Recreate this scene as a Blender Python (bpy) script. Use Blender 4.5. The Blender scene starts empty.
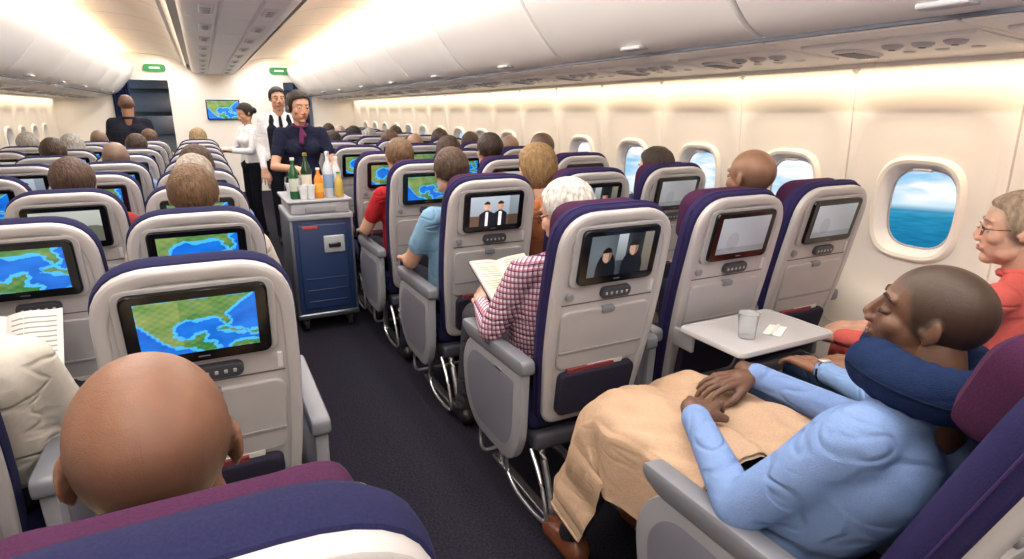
import bpy, bmesh, math, random
import numpy as np
from mathutils import Vector, Matrix
rnd = random.Random(11)
V = lambda *a: np.array(a, float)

def C(r, g, b):
    f = lambda c: (c/12.92 if c <= .04045 else ((c+.055)/1.055)**2.4)
    return (f(r/255), f(g/255), f(b/255))

# ------------------------------------------------------------------ materials
def material(name, rough=.5, metal=0, noise=0, nscale=30, bump=0, bscale=40, emit=None, spec=.5,
             trans=0, sss=0, base=None, stretch=None, sheen=0, coat=0, bump2=0, b2scale=300, crease=0, cscale=6):
    m = bpy.data.materials.new(name); m.use_nodes = True
    nt = m.node_tree; N = nt.nodes; L = nt.links
    p = N['Principled BSDF']
    at = N.new('ShaderNodeAttribute'); at.attribute_name = 'Col'
    col = at.outputs['Color']
    tc = N.new('ShaderNodeTexCoord'); vec = tc.outputs['Object']
    if stretch:
        mp = N.new('ShaderNodeMapping'); mp.inputs['Scale'].default_value = stretch
        L.new(vec, mp.inputs['Vector']); vec = mp.outputs['Vector']
    if noise:
        n = N.new('ShaderNodeTexNoise'); n.inputs['Scale'].default_value = nscale; n.inputs['Detail'].default_value = 3
        L.new(vec, n.inputs['Vector'])
        mr = N.new('ShaderNodeMapRange'); mr.inputs['From Min'].default_value = .3; mr.inputs['From Max'].default_value = .7
        mr.inputs['To Min'].default_value = 1-noise; mr.inputs['To Max'].default_value = 1+noise
        L.new(n.outputs['Fac'], mr.inputs['Value'])
        mx = N.new('ShaderNodeVectorMath'); mx.operation = 'SCALE'
        L.new(col, mx.inputs[0]); L.new(mr.outputs['Result'], mx.inputs['Scale']); col = mx.outputs['Vector']
    L.new(col, p.inputs['Base Color'])
    p.inputs['Roughness'].default_value = rough; p.inputs['Metallic'].default_value = metal
    p.inputs['Specular IOR Level'].default_value = spec
    p.inputs['Transmission Weight'].default_value = trans
    p.inputs['Coat Weight'].default_value = coat
    if sss:
        p.inputs['Subsurface Weight'].default_value = sss; p.inputs['Subsurface Radius'].default_value = (.010, .006, .004)
        p.inputs['Subsurface Scale'].default_value = .4
    if sheen: p.inputs['Sheen Weight'].default_value = sheen
    last = None
    if crease:   # ridged folds
        n3 = N.new('ShaderNodeTexNoise'); n3.inputs['Scale'].default_value = cscale; n3.inputs['Detail'].default_value = 1.5; n3.inputs['Distortion'].default_value = .6
        mp3 = N.new('ShaderNodeMapping'); mp3.inputs['Scale'].default_value = (1, 1, 1.8); mp3.inputs['Rotation'].default_value = (.5, .3, .4)
        L.new(vec, mp3.inputs['Vector']); L.new(mp3.outputs['Vector'], n3.inputs['Vector'])
        s1 = N.new('ShaderNodeMath'); s1.operation = 'SUBTRACT'; s1.inputs[1].default_value = .5; L.new(n3.outputs['Fac'], s1.inputs[0])
        s2 = N.new('ShaderNodeMath'); s2.operation = 'ABSOLUTE'; L.new(s1.outputs[0], s2.inputs[0])
        s3 = N.new('ShaderNodeMapRange'); s3.interpolation_type = 'SMOOTHSTEP'; s3.inputs['From Max'].default_value = .07; L.new(s2.outputs[0], s3.inputs['Value'])
        bp = N.new('ShaderNodeBump'); bp.inputs['Strength'].default_value = crease; bp.inputs['Distance'].default_value = .008
        L.new(s3.outputs[0], bp.inputs['Height']); last = bp.outputs['Normal']
    for st, sc, dist in ((bump, bscale, .01), (bump2, b2scale, .002)):
        if not st: continue
        n2 = N.new('ShaderNodeTexNoise'); n2.inputs['Scale'].default_value = sc; n2.inputs['Detail'].default_value = 2
        L.new(vec, n2.inputs['Vector'])
        bp = N.new('ShaderNodeBump'); bp.inputs['Strength'].default_value = st; bp.inputs['Distance'].default_value = dist
        L.new(n2.outputs['Fac'], bp.inputs['Height'])
        if last is not None: L.new(last, bp.inputs['Normal'])
        last = bp.outputs['Normal']
    if last is not None: L.new(last, p.inputs['Normal'])
    if emit:
        L.new(col, p.inputs['Emission Color']); p.inputs['Emission Strength'].default_value = emit
    return m

PLASTIC = material('seat_plastic', .42, noise=.04, nscale=7, bump2=.12, b2scale=500)
PANEL = material('cabin_panel', .42, noise=.015, nscale=3)
FABRIC = material('seat_fabric', .95, noise=.16, nscale=320, bump=.12, bscale=300, spec=.12)
CARPET = material('carpet', .95, noise=.55, nscale=110, bump=.4, bscale=200, spec=.1)
SKIN = material('skin', .48, noise=.09, nscale=30, bump=.06, bscale=60, sss=.04, spec=.42, bump2=.25, b2scale=500)
CLOTH = material('cloth', .9, noise=.05, nscale=60, bump=.5, bscale=11, spec=.15, bump2=.45, b2scale=700, crease=.5, cscale=6)
KNIT = material('knit', .97, noise=.07, nscale=260, bump=.35, bscale=12, spec=.1, bump2=.8, b2scale=520, crease=.6, cscale=5)
PLUSH = material('plush', .97, noise=.08, nscale=200, bump=.2, bscale=30, spec=.1, bump2=1.0, b2scale=450, crease=.2, cscale=5)
HAIR = material('hair', .55, noise=.4, nscale=80, bump=.9, bscale=120, spec=.3, stretch=(1, 1, .3))
DARK = material('black_gloss', .14, spec=.5)
RUBBER = material('rubber', .7)
METAL = material('metal', .3, metal=.9, noise=.05, nscale=20)
SCREEN = material('screen_image', .2, emit=.72)
GLOW = material('lamp_glow', .5, emit=3.0)
EYE = material('eye', .1)
LEATHER = material('leather', .4, bump=.1, bscale=60)
PAPER = material('paper', .8, noise=.02, nscale=20)
GLASSM = material('clear_plastic', .08, trans=.85, spec=.5)
PLAID = material('plaid_cloth', .9, bump=.5, bscale=12, spec=.15, crease=.5, cscale=7)
def _plaid():
    nt = PLAID.node_tree; N = nt.nodes; L = nt.links; p = N['Principled BSDF']
    tc = N.new('ShaderNodeTexCoord'); sep = N.new('ShaderNodeSeparateXYZ'); L.new(tc.outputs['Object'], sep.inputs[0])
    a = N.new('ShaderNodeMath'); a.operation = 'SUBTRACT'; L.new(sep.outputs['X'], a.inputs[0]); L.new(sep.outputs['Y'], a.inputs[1])
    def stripe(s, fr, w, off=0):
        m1 = N.new('ShaderNodeMath'); m1.operation = 'MULTIPLY_ADD'; m1.inputs[1].default_value = fr; m1.inputs[2].default_value = off; L.new(s, m1.inputs[0])
        m2 = N.new('ShaderNodeMath'); m2.operation = 'FRACT'; L.new(m1.outputs[0], m2.inputs[0])
        m3 = N.new('ShaderNodeMath'); m3.operation = 'LESS_THAN'; m3.inputs[1].default_value = w; L.new(m2.outputs[0], m3.inputs[0]); return m3.outputs[0]
    base = N.new('ShaderNodeRGB'); base.outputs[0].default_value = (*C(206, 188, 200), 1); prev = base.outputs[0]
    for s in (a.outputs[0], sep.outputs['Z']):
        for fr, w, c, fac in ((48, .48, (140, 44, 66), .60), (48, .17, (28, 32, 84), .9)):
            st = stripe(s, fr, w); mu = N.new('ShaderNodeMath'); mu.operation = 'MULTIPLY'; mu.inputs[1].default_value = fac; L.new(st, mu.inputs[0])
            mx = N.new('ShaderNodeMixRGB'); L.new(mu.outputs[0], mx.inputs[0]); L.new(prev, mx.inputs[1]); mx.inputs[2].default_value = (*C(*c), 1); prev = mx.outputs[0]
    L.new(prev, p.inputs['Base Color'])
_plaid()

# ------------------------------------------------------------------ mesh builder
class B:
    def __init__(s): s.v = []; s.f = []; s.mi = []; s.c = []; s.mats = []; s.n = 0
    def add(s, arr, mat, col=(1, 1, 1), M=None):
        v, f = arr; v = np.asarray(v, float)
        if M is not None:
            M = np.array(M); v = v@M[:3, :3].T+M[:3, 3]
        if mat not in s.mats: s.mats.append(mat)
        k = s.mats.index(mat)
        s.v.append(v); off = s.n
        s.f += [tuple(int(i)+off for i in q) for q in f]; s.mi += [k]*len(f)
        c = np.asarray(col, float)
        if c.ndim == 1: c = np.tile(c, (len(v), 1))
        s.c.append(c); s.n += len(v)
    def mesh(s, name, angle=38):
        me = bpy.data.meshes.new(name)
        v = np.concatenate(s.v); me.from_pydata(v.tolist(), [], s.f)
        for m in s.mats: me.materials.append(m)
        me.polygons.foreach_set('material_index', s.mi)
        me.polygons.foreach_set('use_smooth', [True]*len(s.f))
        a = me.color_attributes.new('Col', 'FLOAT_COLOR', 'POINT')
        c = np.concatenate(s.c); a.data.foreach_set('color', np.hstack([c, np.ones((len(c), 1))]).ravel())
        me.set_sharp_from_angle(angle=math.radians(angle)); me.update()
        return me
    def obj(s, name, loc=(0, 0, 0), angle=38, rz=0):
        return place(s.mesh(name, angle), name, loc, rz)
def place(me, name, loc=(0, 0, 0), rz=0):
    o = bpy.data.objects.new(name, me); bpy.context.scene.collection.objects.link(o)
    o.location = loc; o.rotation_euler = (0, 0, rz); return o

def cap(p0, p1, r0, r1, n=14):
    p0 = np.array(p0, float); p1 = np.array(p1, float); w = p1-p0; l = np.linalg.norm(w)
    w = w/l if l > 1e-6 else V(0, 0, 1)
    t = V(1, 0, 0) if abs(w[0]) < .8 else V(0, 1, 0)
    u = np.cross(t, w); u /= np.linalg.norm(u); v = np.cross(w, u)
    ang = np.linspace(0, 2*math.pi, n, endpoint=False); ring = np.outer(np.cos(ang), u)+np.outer(np.sin(ang), v)
    vs = [p0-w*r0]; hs = 4
    for i in range(1, hs+1):
        a = -math.pi/2+i*math.pi/2/hs; vs += list(p0+w*r0*math.sin(a)+ring*r0*math.cos(a))
    for i in range(0, hs):
        a = i*math.pi/2/hs; vs += list(p1+w*r1*math.sin(a)+ring*r1*math.cos(a))
    vs.append(p1+w*r1); f = []; R = 2*hs
    for j in range(n): f.append((0, 1+(j+1) % n, 1+j))
    for i in range(R-1):
        for j in range(n):
            a = 1+i*n+j; b = 1+i*n+(j+1) % n; f.append((a, b, b+n, a+n))
    e = 1+(R-1)*n; last = len(vs)-1
    for j in range(n): f.append((e+j, e+(j+1) % n, last))
    return np.array(vs), f
def ell(c, r, R=None, n=20, m=14):
    vs = [(0, 0, -1)]
    for i in range(1, m):
        a = -math.pi/2+i*math.pi/m
        for j in range(n):
            b = 2*math.pi*j/n; vs.append((math.cos(a)*math.cos(b), math.cos(a)*math.sin(b), math.sin(a)))
    vs.append((0, 0, 1)); v = np.array(vs)*np.array(r if hasattr(r, '__len__') else (r, r, r))
    if R is not None: v = v@np.array(R)[:3, :3].T
    v = v+np.array(c); f = [(0, 1+(j+1) % n, 1+j) for j in range(n)]
    for i in range(m-2):
        for j in range(n):
            a = 1+i*n+j; b = 1+i*n+(j+1) % n; f.append((a, b, b+n, a+n))
    e = 1+(m-2)*n; last = len(vs)-1
    f += [(e+j, e+(j+1) % n, last) for j in range(n)]
    return v, f
def merge(parts):
    vs = []; fs = []; o = 0
    for v, f in parts:
        vs.append(v); fs += [tuple(i+o for i in q) for q in f]; o += len(v)
    return np.concatenate(vs), fs
_cache = {}
def blob(parts, vox, smooth=3, key=None):
    if key is not None and key in _cache: return _cache[key]
    v, f = merge(parts)
    me = bpy.data.meshes.new('tmp'); me.from_pydata(v.tolist(), [], f)
    o = bpy.data.objects.new('tmp', me); bpy.context.scene.collection.objects.link(o)
    r = o.modifiers.new('r', 'REMESH'); r.mode = 'VOXEL'; r.voxel_size = vox
    if smooth:
        s = o.modifiers.new('s', 'SMOOTH'); s.factor = .5; s.iterations = smooth
    dg = bpy.context.evaluated_depsgraph_get(); e = o.evaluated_get(dg); m2 = e.to_mesh()
    n = len(m2.vertices); a = np.zeros(n*3); m2.vertices.foreach_get('co', a)
    fs = [tuple(p.vertices) for p in m2.polygons]; e.to_mesh_clear()
    bpy.data.objects.remove(o); bpy.data.meshes.remove(me)
    out = (a.reshape(-1, 3), fs)
    if key is not None: _cache[key] = out
    return out
def box(lo, hi, bev=0, seg=3):
    bm = bmesh.new(); bmesh.ops.create_cube(bm, size=1)
    lo = np.array(lo, float); hi = np.array(hi, float); c = (lo+hi)/2; s = hi-lo
    for v in bm.verts: v.co = Vector((v.co.x*s[0]+c[0], v.co.y*s[1]+c[1], v.co.z*s[2]+c[2]))
    if bev: bmesh.ops.bevel(bm, geom=bm.edges[:], offset=min(bev, min(s)*.49), segments=seg, profile=.5, affect='EDGES')
    bm.verts.index_update(); out = (np.array([v.co[:] for v in bm.verts]), [tuple(v.index for v in f.verts) for f in bm.faces]); bm.free()
    return out
def loft(rings, c0=True, c1=True, closed=True):
    n = len(rings[0]); v = np.concatenate([np.array(r, float) for r in rings]); f = []
    for i in range(len(rings)-1):
        for j in range(n if closed else n-1):
            a = i*n+j; b = i*n+(j+1) % n; f.append((a, b, b+n, a+n))
    if c0: f.append(tuple(range(n))[::-1])
    if c1: f.append(tuple(range((len(rings)-1)*n, len(rings)*n)))
    return v, f
def rpoly(pts, rad, n=6):
    out = []; k = len(pts)
    for i in range(k):
        p = np.array(pts[i], float); a = np.array(pts[i-1], float); b = np.array(pts[(i+1) % k], float)
        r = rad[i] if hasattr(rad, '__len__') else rad
        da = (a-p)/np.linalg.norm(a-p); db = (b-p)/np.linalg.norm(b-p)
        r = min(r, .49*np.linalg.norm(a-p), .49*np.linalg.norm(b-p))
        for t in np.linspace(0, 1, n):
            q = p+da*r*(1-t)**2+db*r*t**2; out.append(q)
    return np.array(out)
def rrect(w, h, r, n=6): return rpoly([(-w/2, -h/2), (w/2, -h/2), (w/2, h/2), (-w/2, h/2)], r, n)
def tube(pts, r, closed=False, n=8):
    ps = [np.array(p, float) for p in pts]; rr = []; k = len(ps)
    for i in range(k):
        a = ps[i-1] if (i > 0 or closed) else ps[i]; b = ps[(i+1) % k] if (i < k-1 or closed) else ps[i]
        w = b-a; w /= np.linalg.norm(w); t = V(0, 0, 1) if abs(w[2]) < .9 else V(1, 0, 0)
        u = np.cross(t, w); u /= np.linalg.norm(u); v = np.cross(w, u)
        rr.append([ps[i]+r*(math.cos(q)*u+math.sin(q)*v) for q in np.linspace(0, 2*math.pi, n, endpoint=False)])
    if closed: rr.append(rr[0]); return loft(rr, False, False)
    return loft(rr)
def lathe(prof, c, n=24):
    return loft([[(c[0]+r*math.cos(t), c[1]+r*math.sin(t), c[2]+z) for t in np.linspace(0, 2*math.pi, n, endpoint=False)] for r, z in prof])
def curve(pts, n=6):
    P = [np.array(p, float) for p in pts]; out = []
    for i in range(len(P)-1):
        a = P[max(i-1, 0)]; b = P[i]; c = P[i+1]; d = P[min(i+2, len(P)-1)]
        for t in np.linspace(0, 1, n, endpoint=False):
            out.append(.5*((2*b)+(-a+c)*t+(2*a-5*b+4*c-d)*t*t+(-a+3*b-3*c+d)*t**3))
    out.append(P[-1]); return out
def rot(yaw=0, pitch=0, roll=0):
    return np.array((Matrix.Rotation(yaw, 3, 'Z')@Matrix.Rotation(pitch, 3, 'X')@Matrix.Rotation(roll, 3, 'Y')))
def M4(R, t, s=1):
    m = np.eye(4); m[:3, :3] = R*s; m[:3, 3] = t; return m

# ------------------------------------------------------------------ people
def vnoise(p, s, seed=0):
    return (np.sin(p[:, 0]*s+seed)+np.sin(p[:, 1]*s*1.3+p[:, 2]*s*.7+seed*2)+np.sin(p[:, 2]*s*1.7-p[:, 0]*s*.9+seed*3))/3
def hairline(y, style):
    if style == 'receding': xs, ys = [-.1, -.03, .02, .05, .1], [-.07, -.03, .01, .085, .12]
    elif style in ('horseshoe', 'stubble'): xs, ys = [-.1, -.03, .02, .05, .1], [-.07, -.03, .0, .2, .2]
    elif style == 'buzz': xs, ys = [-.1, -.03, .02, .045, .1], [-.075, -.03, -.015, .05, .080]
    elif style == 'bun': xs, ys = [-.1, -.03, .02, .045, .1], [-.09, -.06, -.030, .044, .086]
    else: xs, ys = [-.1, -.03, .02, .045, .1], [-.08, -.035, -.012, .045, .074]
    return np.interp(y, xs, ys)
def head(b, c, skin, R=None, hair='short', hc=(60, 45, 35), glasses=False, closed=False, s=1.0, vox=.0075, lip=None, beard=0, seed=0, eyec=(60, 40, 25), female=False):
    R = rot() if R is None else R; M = M4(R, c, s); fm = female
    parts = [ell((0, -.012, .03), (.077, .097, .088), n=28, m=20), ell((0, .024, -.03), (.060 if fm else .063, .066, .086)), ell((0, .058, -.095), (.024 if fm else .029, .026, .021)),
             ell((0, -.005, -.055), (.056 if fm else .062, .06, .05))]
    for q in (-1, 1):
        parts += [ell((q*.040, .052, -.022), .026), ell((q*.0125, .097, -.034), (.0095, .009, .008)),
                  ell((q*(.039 if fm else .045), .018, -.068), (.020, .035, .028)),
                  ell((q*.079, -.010, .002), (.0062, .0165, .027), rot(q*.38)), ell((q*.077, -.007, -.020), (.0055, .008, .010)), cap((q*.072, .0, -.005), (q*.076, -.01, .0), .012, .007)]
        parts += [cap((q*.012, .080, .032), (q*.044, .069, .029), .008 if fm else .0095, .006 if fm else .008)]
    nr = .0098 if fm else .0118
    parts += [cap((0, .083, .020), (0, .100 if fm else .102, -.024), .0075, nr), cap((-.017, .079, -.060), (.017, .079, -.060), .0105, .0105), ell((0, .081, -.064), (.018, .011, .012))]
    a = blob(parts, vox, 1 if vox > .006 else 2, key=('head', vox, fm))
    v = a[0]; sk = np.array(C(*skin)); col = np.tile(sk, (len(v), 1))
    red = np.clip((v[:, 1]-.03)/.08, 0, 1)*np.clip(1-abs(v[:, 2]+.03)/.05, 0, 1)
    col *= (1+red[:, None]*np.array([.08, -.04, -.05]))
    hcl = np.array(C(*hc))
    if hair in ('buzz', 'horseshoe', 'receding', 'short', 'bun', 'stubble'):
        zl = hairline(v[:, 1], hair); k = np.clip((v[:, 2]-zl+.004*np.sin(v[:, 0]*160))/.030+.5, 0, 1)*(abs(v[:, 0]) < .081)
        k = k*(.74 if hair not in ('horseshoe', 'stubble') else .45)*(v[:, 1] < .095)
        if hair in ('horseshoe', 'stubble'): k *= np.clip((.055-v[:, 2])/.04, 0, 1)
        col = col*(1-k[:, None])+hcl*k[:, None]
    if beard:
        k = beard*np.clip((-.035-v[:, 2])/.02, 0, 1)*np.clip((v[:, 1]-.0)/.03, 0, 1); col = col*(1-k[:, None])+hcl*k[:, None]
    b.add(a, SKIN, col, M)
    lc = lip or (int(skin[0]*.84), int(skin[1]*.66), int(skin[2]*.66))
    b.add(ell((0, .0885, -.0575), (.020, .0065, .0042)), SKIN, C(*lc), M); b.add(ell((0, .0875, -.0665), (.017, .0075, .0052)), SKIN, C(*lc), M)
    for q in (-1, 1):
        if closed:
            b.add(ell((q*.031, .0715, .002), (.0165, .0135, .011)), SKIN, sk*.85, M)
            b.add(tube(curve([(q*.017, .083, -.003), (q*.030, .0865, -.0065), (q*.045, .0765, -.002)], 4), .0016), HAIR, C(20, 14, 12), M)
        else:
            b.add(ell((q*.031, .0715, .001), (.014, .0135, .0095)), EYE, C(225, 222, 218), M)
            b.add(ell((q*.031, .0818, .001), (.0062, .0042, .0062)), EYE, C(*eyec), M)
            b.add(ell((q*.031, .0705, .0065), (.0165, .0145, .0085)), SKIN, sk*.88, M)
            b.add(tube(curve([(q*.017, .083, .003), (q*.030, .0865, .006), (q*.046, .077, .002)], 4), .0017 if fm else .0012), HAIR, C(25, 18, 15), M)
        bc = hcl if sum(hc) < 420 else np.array(C(150, 140, 130))
        b.add(tube(curve([(q*.014, .0885, .027), (q*.030, .0862, .0335), (q*.050, .073, .028)], 4), .0026 if not fm else .0014), HAIR, bc, M)
    if hair in ('short', 'long', 'bob', 'bun', 'horseshoe'):
        th = {'short': .010, 'horseshoe': .006, 'long': .015, 'bob': .016, 'bun': .010}[hair]
        v, f = ell((0, 0, 0), 1, n=60, m=44)
        P = v*V(.077, .097, .088)+V(0, -.012, .03)
        if hair in ('long', 'bob'):
            low = np.clip(-v[:, 2]+.15, 0, 1); P[:, 2] -= low*(.05 if hair == 'bob' else .13); P[:, 1] -= low*.012*(v[:, 1] < .2)
            P[:, 0] *= 1+low*.15
            ysc = np.interp(P[:, 1], [-.12, .0, .035, .05, .1], [-.3, -.25, -.12, .03, .07]) if hair == 'long' else np.interp(P[:, 1], [-.12, .0, .03, .05, .1], [-.2, -.2, -.05, .03, .07])
        else: ysc = hairline(P[:, 1], hair)
        k = np.clip((P[:, 2]-ysc+(.004*np.sin(P[:, 0]*170+seed) if hair != 'bun' else .006*np.sin(P[:, 0]*30+1)))/.022, 0, 1)
        if hair == 'horseshoe': k = k*np.clip((.062-P[:, 2])/.02, 0, 1)
        ctr = V(0, -.012, .0)
        d = P-ctr; d /= np.linalg.norm(d, axis=1)[:, None]
        az = np.arctan2(P[:, 0], P[:, 1]+.03)
        P = P+d*(k*th-(1-k)*.02)[:, None]+d*((vnoise(P, 95, seed)*(.0018 if hair != 'bun' else .0006)+.0012*np.sin(az*38+seed+P[:, 2]*60))*k)[:, None]
        b.add((P, f), HAIR, hcl, M)
    if hair == 'bun': b.add(ell((0, -.122, .0), (.042, .034, .040)), HAIR, hcl*.9, M)
    if glasses:
        for q in (-1, 1):
            pts = [(q*.031+.0225*math.cos(t), .094-.006*abs(math.cos(t)), -.002+.017*math.sin(t)) for t in np.linspace(0, 2*math.pi, 18, endpoint=False)]
            b.add(tube(pts, .0016, True, 6), DARK, C(60, 35, 30), M)
            b.add(tube([(q*.053, .088, .003), (q*.074, .06, .006), (q*.081, -.005, .010)], .0017, n=6), DARK, C(60, 35, 30), M)
        b.add(tube([(-.009, .096, .0), (0, .101, .002), (.009, .096, .0)], .0015, n=6), DARK, C(60, 35, 30), M)

def hand_arr(side, curl, vox=.0045):
    key = ('hand', side, round(curl, 2), vox)
    if key in _cache: return _cache[key]
    P = []; L = [.070, .078, .073, .057]; s = side
    P.append(cap((0, -.02, 0), (0, .03, 0), .022, .024))
    P.append(cap((s*.018, .03, 0), (-s*.018, .03, 0), .017, .016))
    for i in range(4):
        x = s*(.0325-i*.0218); k = V(x, .088-abs(i-1.2)*.005, .003)
        P.append(cap((x*.5, .005, 0), k, .016, .011)); p = k; ang = curl*.35; r = .0090 if i < 3 else .0078
        for j, fr in enumerate((.45, .31, .24)):
            q = p+L[i]*fr*V(s*(1.2-i)*.07, math.cos(ang), -math.sin(ang)); P.append(cap(p, q, r, r*.9, 10)); p = q; r *= .9; ang += curl*.55
    t = [V(s*.020, .015, -.004), V(s*.043, .048, -.012), V(s*.054, .078, -.018-.01*curl), V(s*.055-s*.006*curl, .102, -.022-.018*curl)]
    for a, c, r0, r1 in zip(t[:-1], t[1:], (.016, .0125, .0105), (.0125, .0105, .0085)): P.append(cap(a, c, r0, r1, 10))
    return blob(P, vox, 1, key=key)
def hand(b, wr, fdir, up, side, skin, curl=.6, s=1.06, vox=.0055):
    y = np.array(fdir, float); y /= np.linalg.norm(y); z = np.array(up, float); z = z-y*np.dot(y, z); z /= np.linalg.norm(z); x = np.cross(y, z)
    R = np.stack([x, y, z], 1); a = hand_arr(side, curl, vox)
    b.add(a, SKIN, C(*skin), M4(R, np.array(wr)+y*.018, s))

SIT = dict(pel=V(0, .42, .58), chest=V(0, .32, .88), neck=V(0, .29, 1.05), head=V(0, .31, 1.20),
           shL=V(-.185, .30, .99), shR=V(.185, .30, .99), elL=V(-.245, .42, .75), elR=V(.245, .42, .75), wrL=V(-.15, .64, .70), wrR=V(.15, .64, .70),
           hipL=V(-.09, .42, .56), hipR=V(.09, .42, .56), knL=V(-.12, .86, .57), knR=V(.12, .86, .57), anL=V(-.12, .86, .11), anR=V(.12, .86, .11))
STAND = dict(pel=V(0, 0, .95), chest=V(0, 0, 1.24), neck=V(0, -.01, 1.40), head=V(0, .01, 1.555),
             shL=V(-.165, 0, 1.35), shR=V(.165, 0, 1.35), elL=V(-.22, -.02, 1.08), elR=V(.22, -.02, 1.08), wrL=V(-.21, .10, .85), wrR=V(.21, .10, .85),
             hipL=V(-.085, 0, .92), hipR=V(.085, 0, .92), knL=V(-.09, .02, .5), knR=V(.09, .02, .5), anL=V(-.09, -.02, .1), anR=V(.09, -.02, .1))
def figure(name, loc=(0, 0, 0), rz=0, pose=SIT, j=None, shirt=(90, 110, 150), pants=(40, 42, 55), skin=(205, 160, 135), sleeves='long', girth=1.0,
           H=None, cloth=None, shoes=(30, 25, 25), vox=.015, hvox=.0075, handvox=.006, curl=.6, collar=None, extra=None, scale=1.0, up=None, legs=True, hands=True, folds=0, armg=None, bust=0, waist=0, shs=1.0):
    J = dict(pose)
    if j:
        for k, v in j.items(): J[k] = np.array(v, float)
    b = B(); g = girth; cl = cloth or CLOTH; ag = armg or girth
    tors = []
    mid = (J['pel']+J['chest'])/2
    for q in (-1, 1):
        if waist:
            tors += [cap(J['pel']+V(q*.065*g, 0, 0), mid+V(q*.045*g, 0, .02), .108*g, .088*g), cap(mid+V(q*.045*g, 0, .02), J['chest']+V(q*.07*g, 0, 0), .088*g, .105*g)]
        else: tors += [cap(J['pel']+V(q*.065*g, 0, .0), J['chest']+V(q*.075*g, 0, 0), .108*g, .112*g)]
        if bust: tors += [ell(J['chest']+V(q*.065, .075, -.01), (.062, .055, .06))]
    tors += [cap(J['shL'], J['shR'], .056*g, .056*g)]
    m = (J['shL']+J['shR'])/2
    for q in ('shL', 'shR'): tors += [cap(J[q]*.6+m*.4+V(0, 0, .01), J['neck']+V(0, 0, -.01), .05*g, .05), cap(J['chest'], J[q]*.8+m*.2, .09*g, .058*g)]
    arms = []
    for q in 'LR':
        s_, e, w = J['sh'+q], J['el'+q], J['wr'+q]
        if sleeves == 'long':
            tors += [cap(s_, e, .058*ag, .047*ag), cap(e, w, .046*ag, .034)]
            d = (w-e)/np.linalg.norm(w-e); tors.append(cap(w-d*.02, w-d*.005, .037, .037))
        else:
            tors += [cap(s_, s_*.4+e*.6, .061*ag, .054*ag)]
            arms += [cap(s_, e, .045*min(1, ag), .040*min(1, ag)), cap(e, w, .039*min(1, ag), .026)]
    tv, tf = blob(tors, vox, 4, key=('t', name+repr(sorted((k, tuple(v)) for k, v in J.items()))+sleeves+str(g)+str(vox)))
    b.add((tv, tf), cl, C(*shirt))
    fem = (H or {}).get('female')
    b.add(cap(J['neck']+V(0, 0, -.06), J['head']+V(0, -.02, -.055), (.062 if not fem else .052)*min(g, 1.08), .052 if not fem else .044, 20), SKIN, C(*skin))
    if arms: b.add(blob(arms, .008, 2), SKIN, C(*skin))
    elif hands:
        for q in 'LR': 
            d = J['wr'+q]-J['el'+q]; d /= np.linalg.norm(d); b.add(cap(J['wr'+q]-d*.03, J['wr'+q]+d*.03, .028, .026), SKIN, C(*skin))
    pt = [cap(J['pel']+V(-.06, 0, -.02), J['pel']+V(.06, 0, -.02), .112*g, .112*g)]
    if legs:
        for q in 'LR':
            pt += [cap(J['hip'+q], J['kn'+q], .088*g, .064*g), cap(J['kn'+q], J['an'+q], .062*g, .046)]
            a = J['an'+q]
            b.add(blob([cap(a+V(0, -.03, -.055), a+V(0, .13, -.068), .042*shs, .036*shs), cap(a+V(0, 0, 0), a+V(0, 0, -.05), .042, .042)], .01, 2, key=('shoe', shs)+tuple(np.round(a, 3))), LEATHER, C(*shoes))
    b.add(blob(pt, vox, 3, key=('p', name+repr(sorted((k, tuple(v)) for k, v in J.items()))+str(g))), CLOTH, C(*pants))
    if hands:
        for q, sd in (('L', 1), ('R', -1)):
            d = J['wr'+q]-J['el'+q]; u = (up or {}).get(q, (0, 0, 1)); f = (up or {}).get('f'+q, d)
            hand(b, J['wr'+q], f, u, sd, skin, curl, vox=handvox)
    if collar:
        n0 = J['neck']; pts = [n0+V(.066*math.cos(t), .062*math.sin(t)+.0, .012-.022*max(0, math.sin(t))) for t in np.linspace(0, 2*math.pi, 20, endpoint=False)]
        b.add(tube(pts, .014, True), cl, C(*collar))
    head(b, J['head'], skin, **(H or {}), vox=hvox) if 'vox' not in (H or {}) else head(b, J['head'], skin, **H)
    if extra: extra(b, J)
    if scale != 1.0: b.v = [v*scale for v in b.v]
    return b.obj(name, loc, 60, rz)

# ------------------------------------------------------------------ room
CX = .3; YB = 12.55; Y0 = -2.35; WX = 2.45
WALLC = C(240, 235, 228); BINC = C(228, 225, 223)
b = B(); b.add(box((CX-2.6, Y0, -.06), (CX+2.6, YB+3, 0)), CARPET, C(35, 33, 43)); b.obj('floor')
def extr(pts, y0, y1, n=1, closed=False):
    return loft([[(x, y, z) for x, z in pts] for y in np.linspace(y0, y1, n+1)], False, False, closed)
b = B()
half = [(.42, 2.20), (.46, 2.26), (.55, 2.33), (.75, 2.40), (1.0, 2.43), (1.25, 2.43), (1.42, 2.40), (1.52, 2.34), (1.55, 2.27)]
for q in (-1, 1):
    P = [(CX+q*x, z) for x, z in [tuple(p) for p in curve(half, 4)]]
    b.add(extr(P, Y0, YB), PANEL, C(232, 227, 219))
    b.add(extr([(CX+q*1.64, 1.77), (CX+q*1.47, 1.88), (CX+q*1.33, 2.06), (CX+q*1.29, 2.2)], Y0, YB), PANEL, C(40, 42, 50))
    for yy in np.arange(Y0+.4, YB, 1.35):
        b.add(loft([[(x, yy+dy, z-.004) for x, z in P] for dy in (-.008, .008)], False, False, False), PANEL, C(140, 134, 128))
b.add(extr([(CX-.5, 2.27), (CX+.5, 2.27)], Y0, YB), PANEL, C(225, 222, 220))
b.add(box((CX-2.7, Y0, 2.5), (CX+2.7, YB+3, 2.56)), PANEL, WALLC)
b.obj('ceiling')
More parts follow.
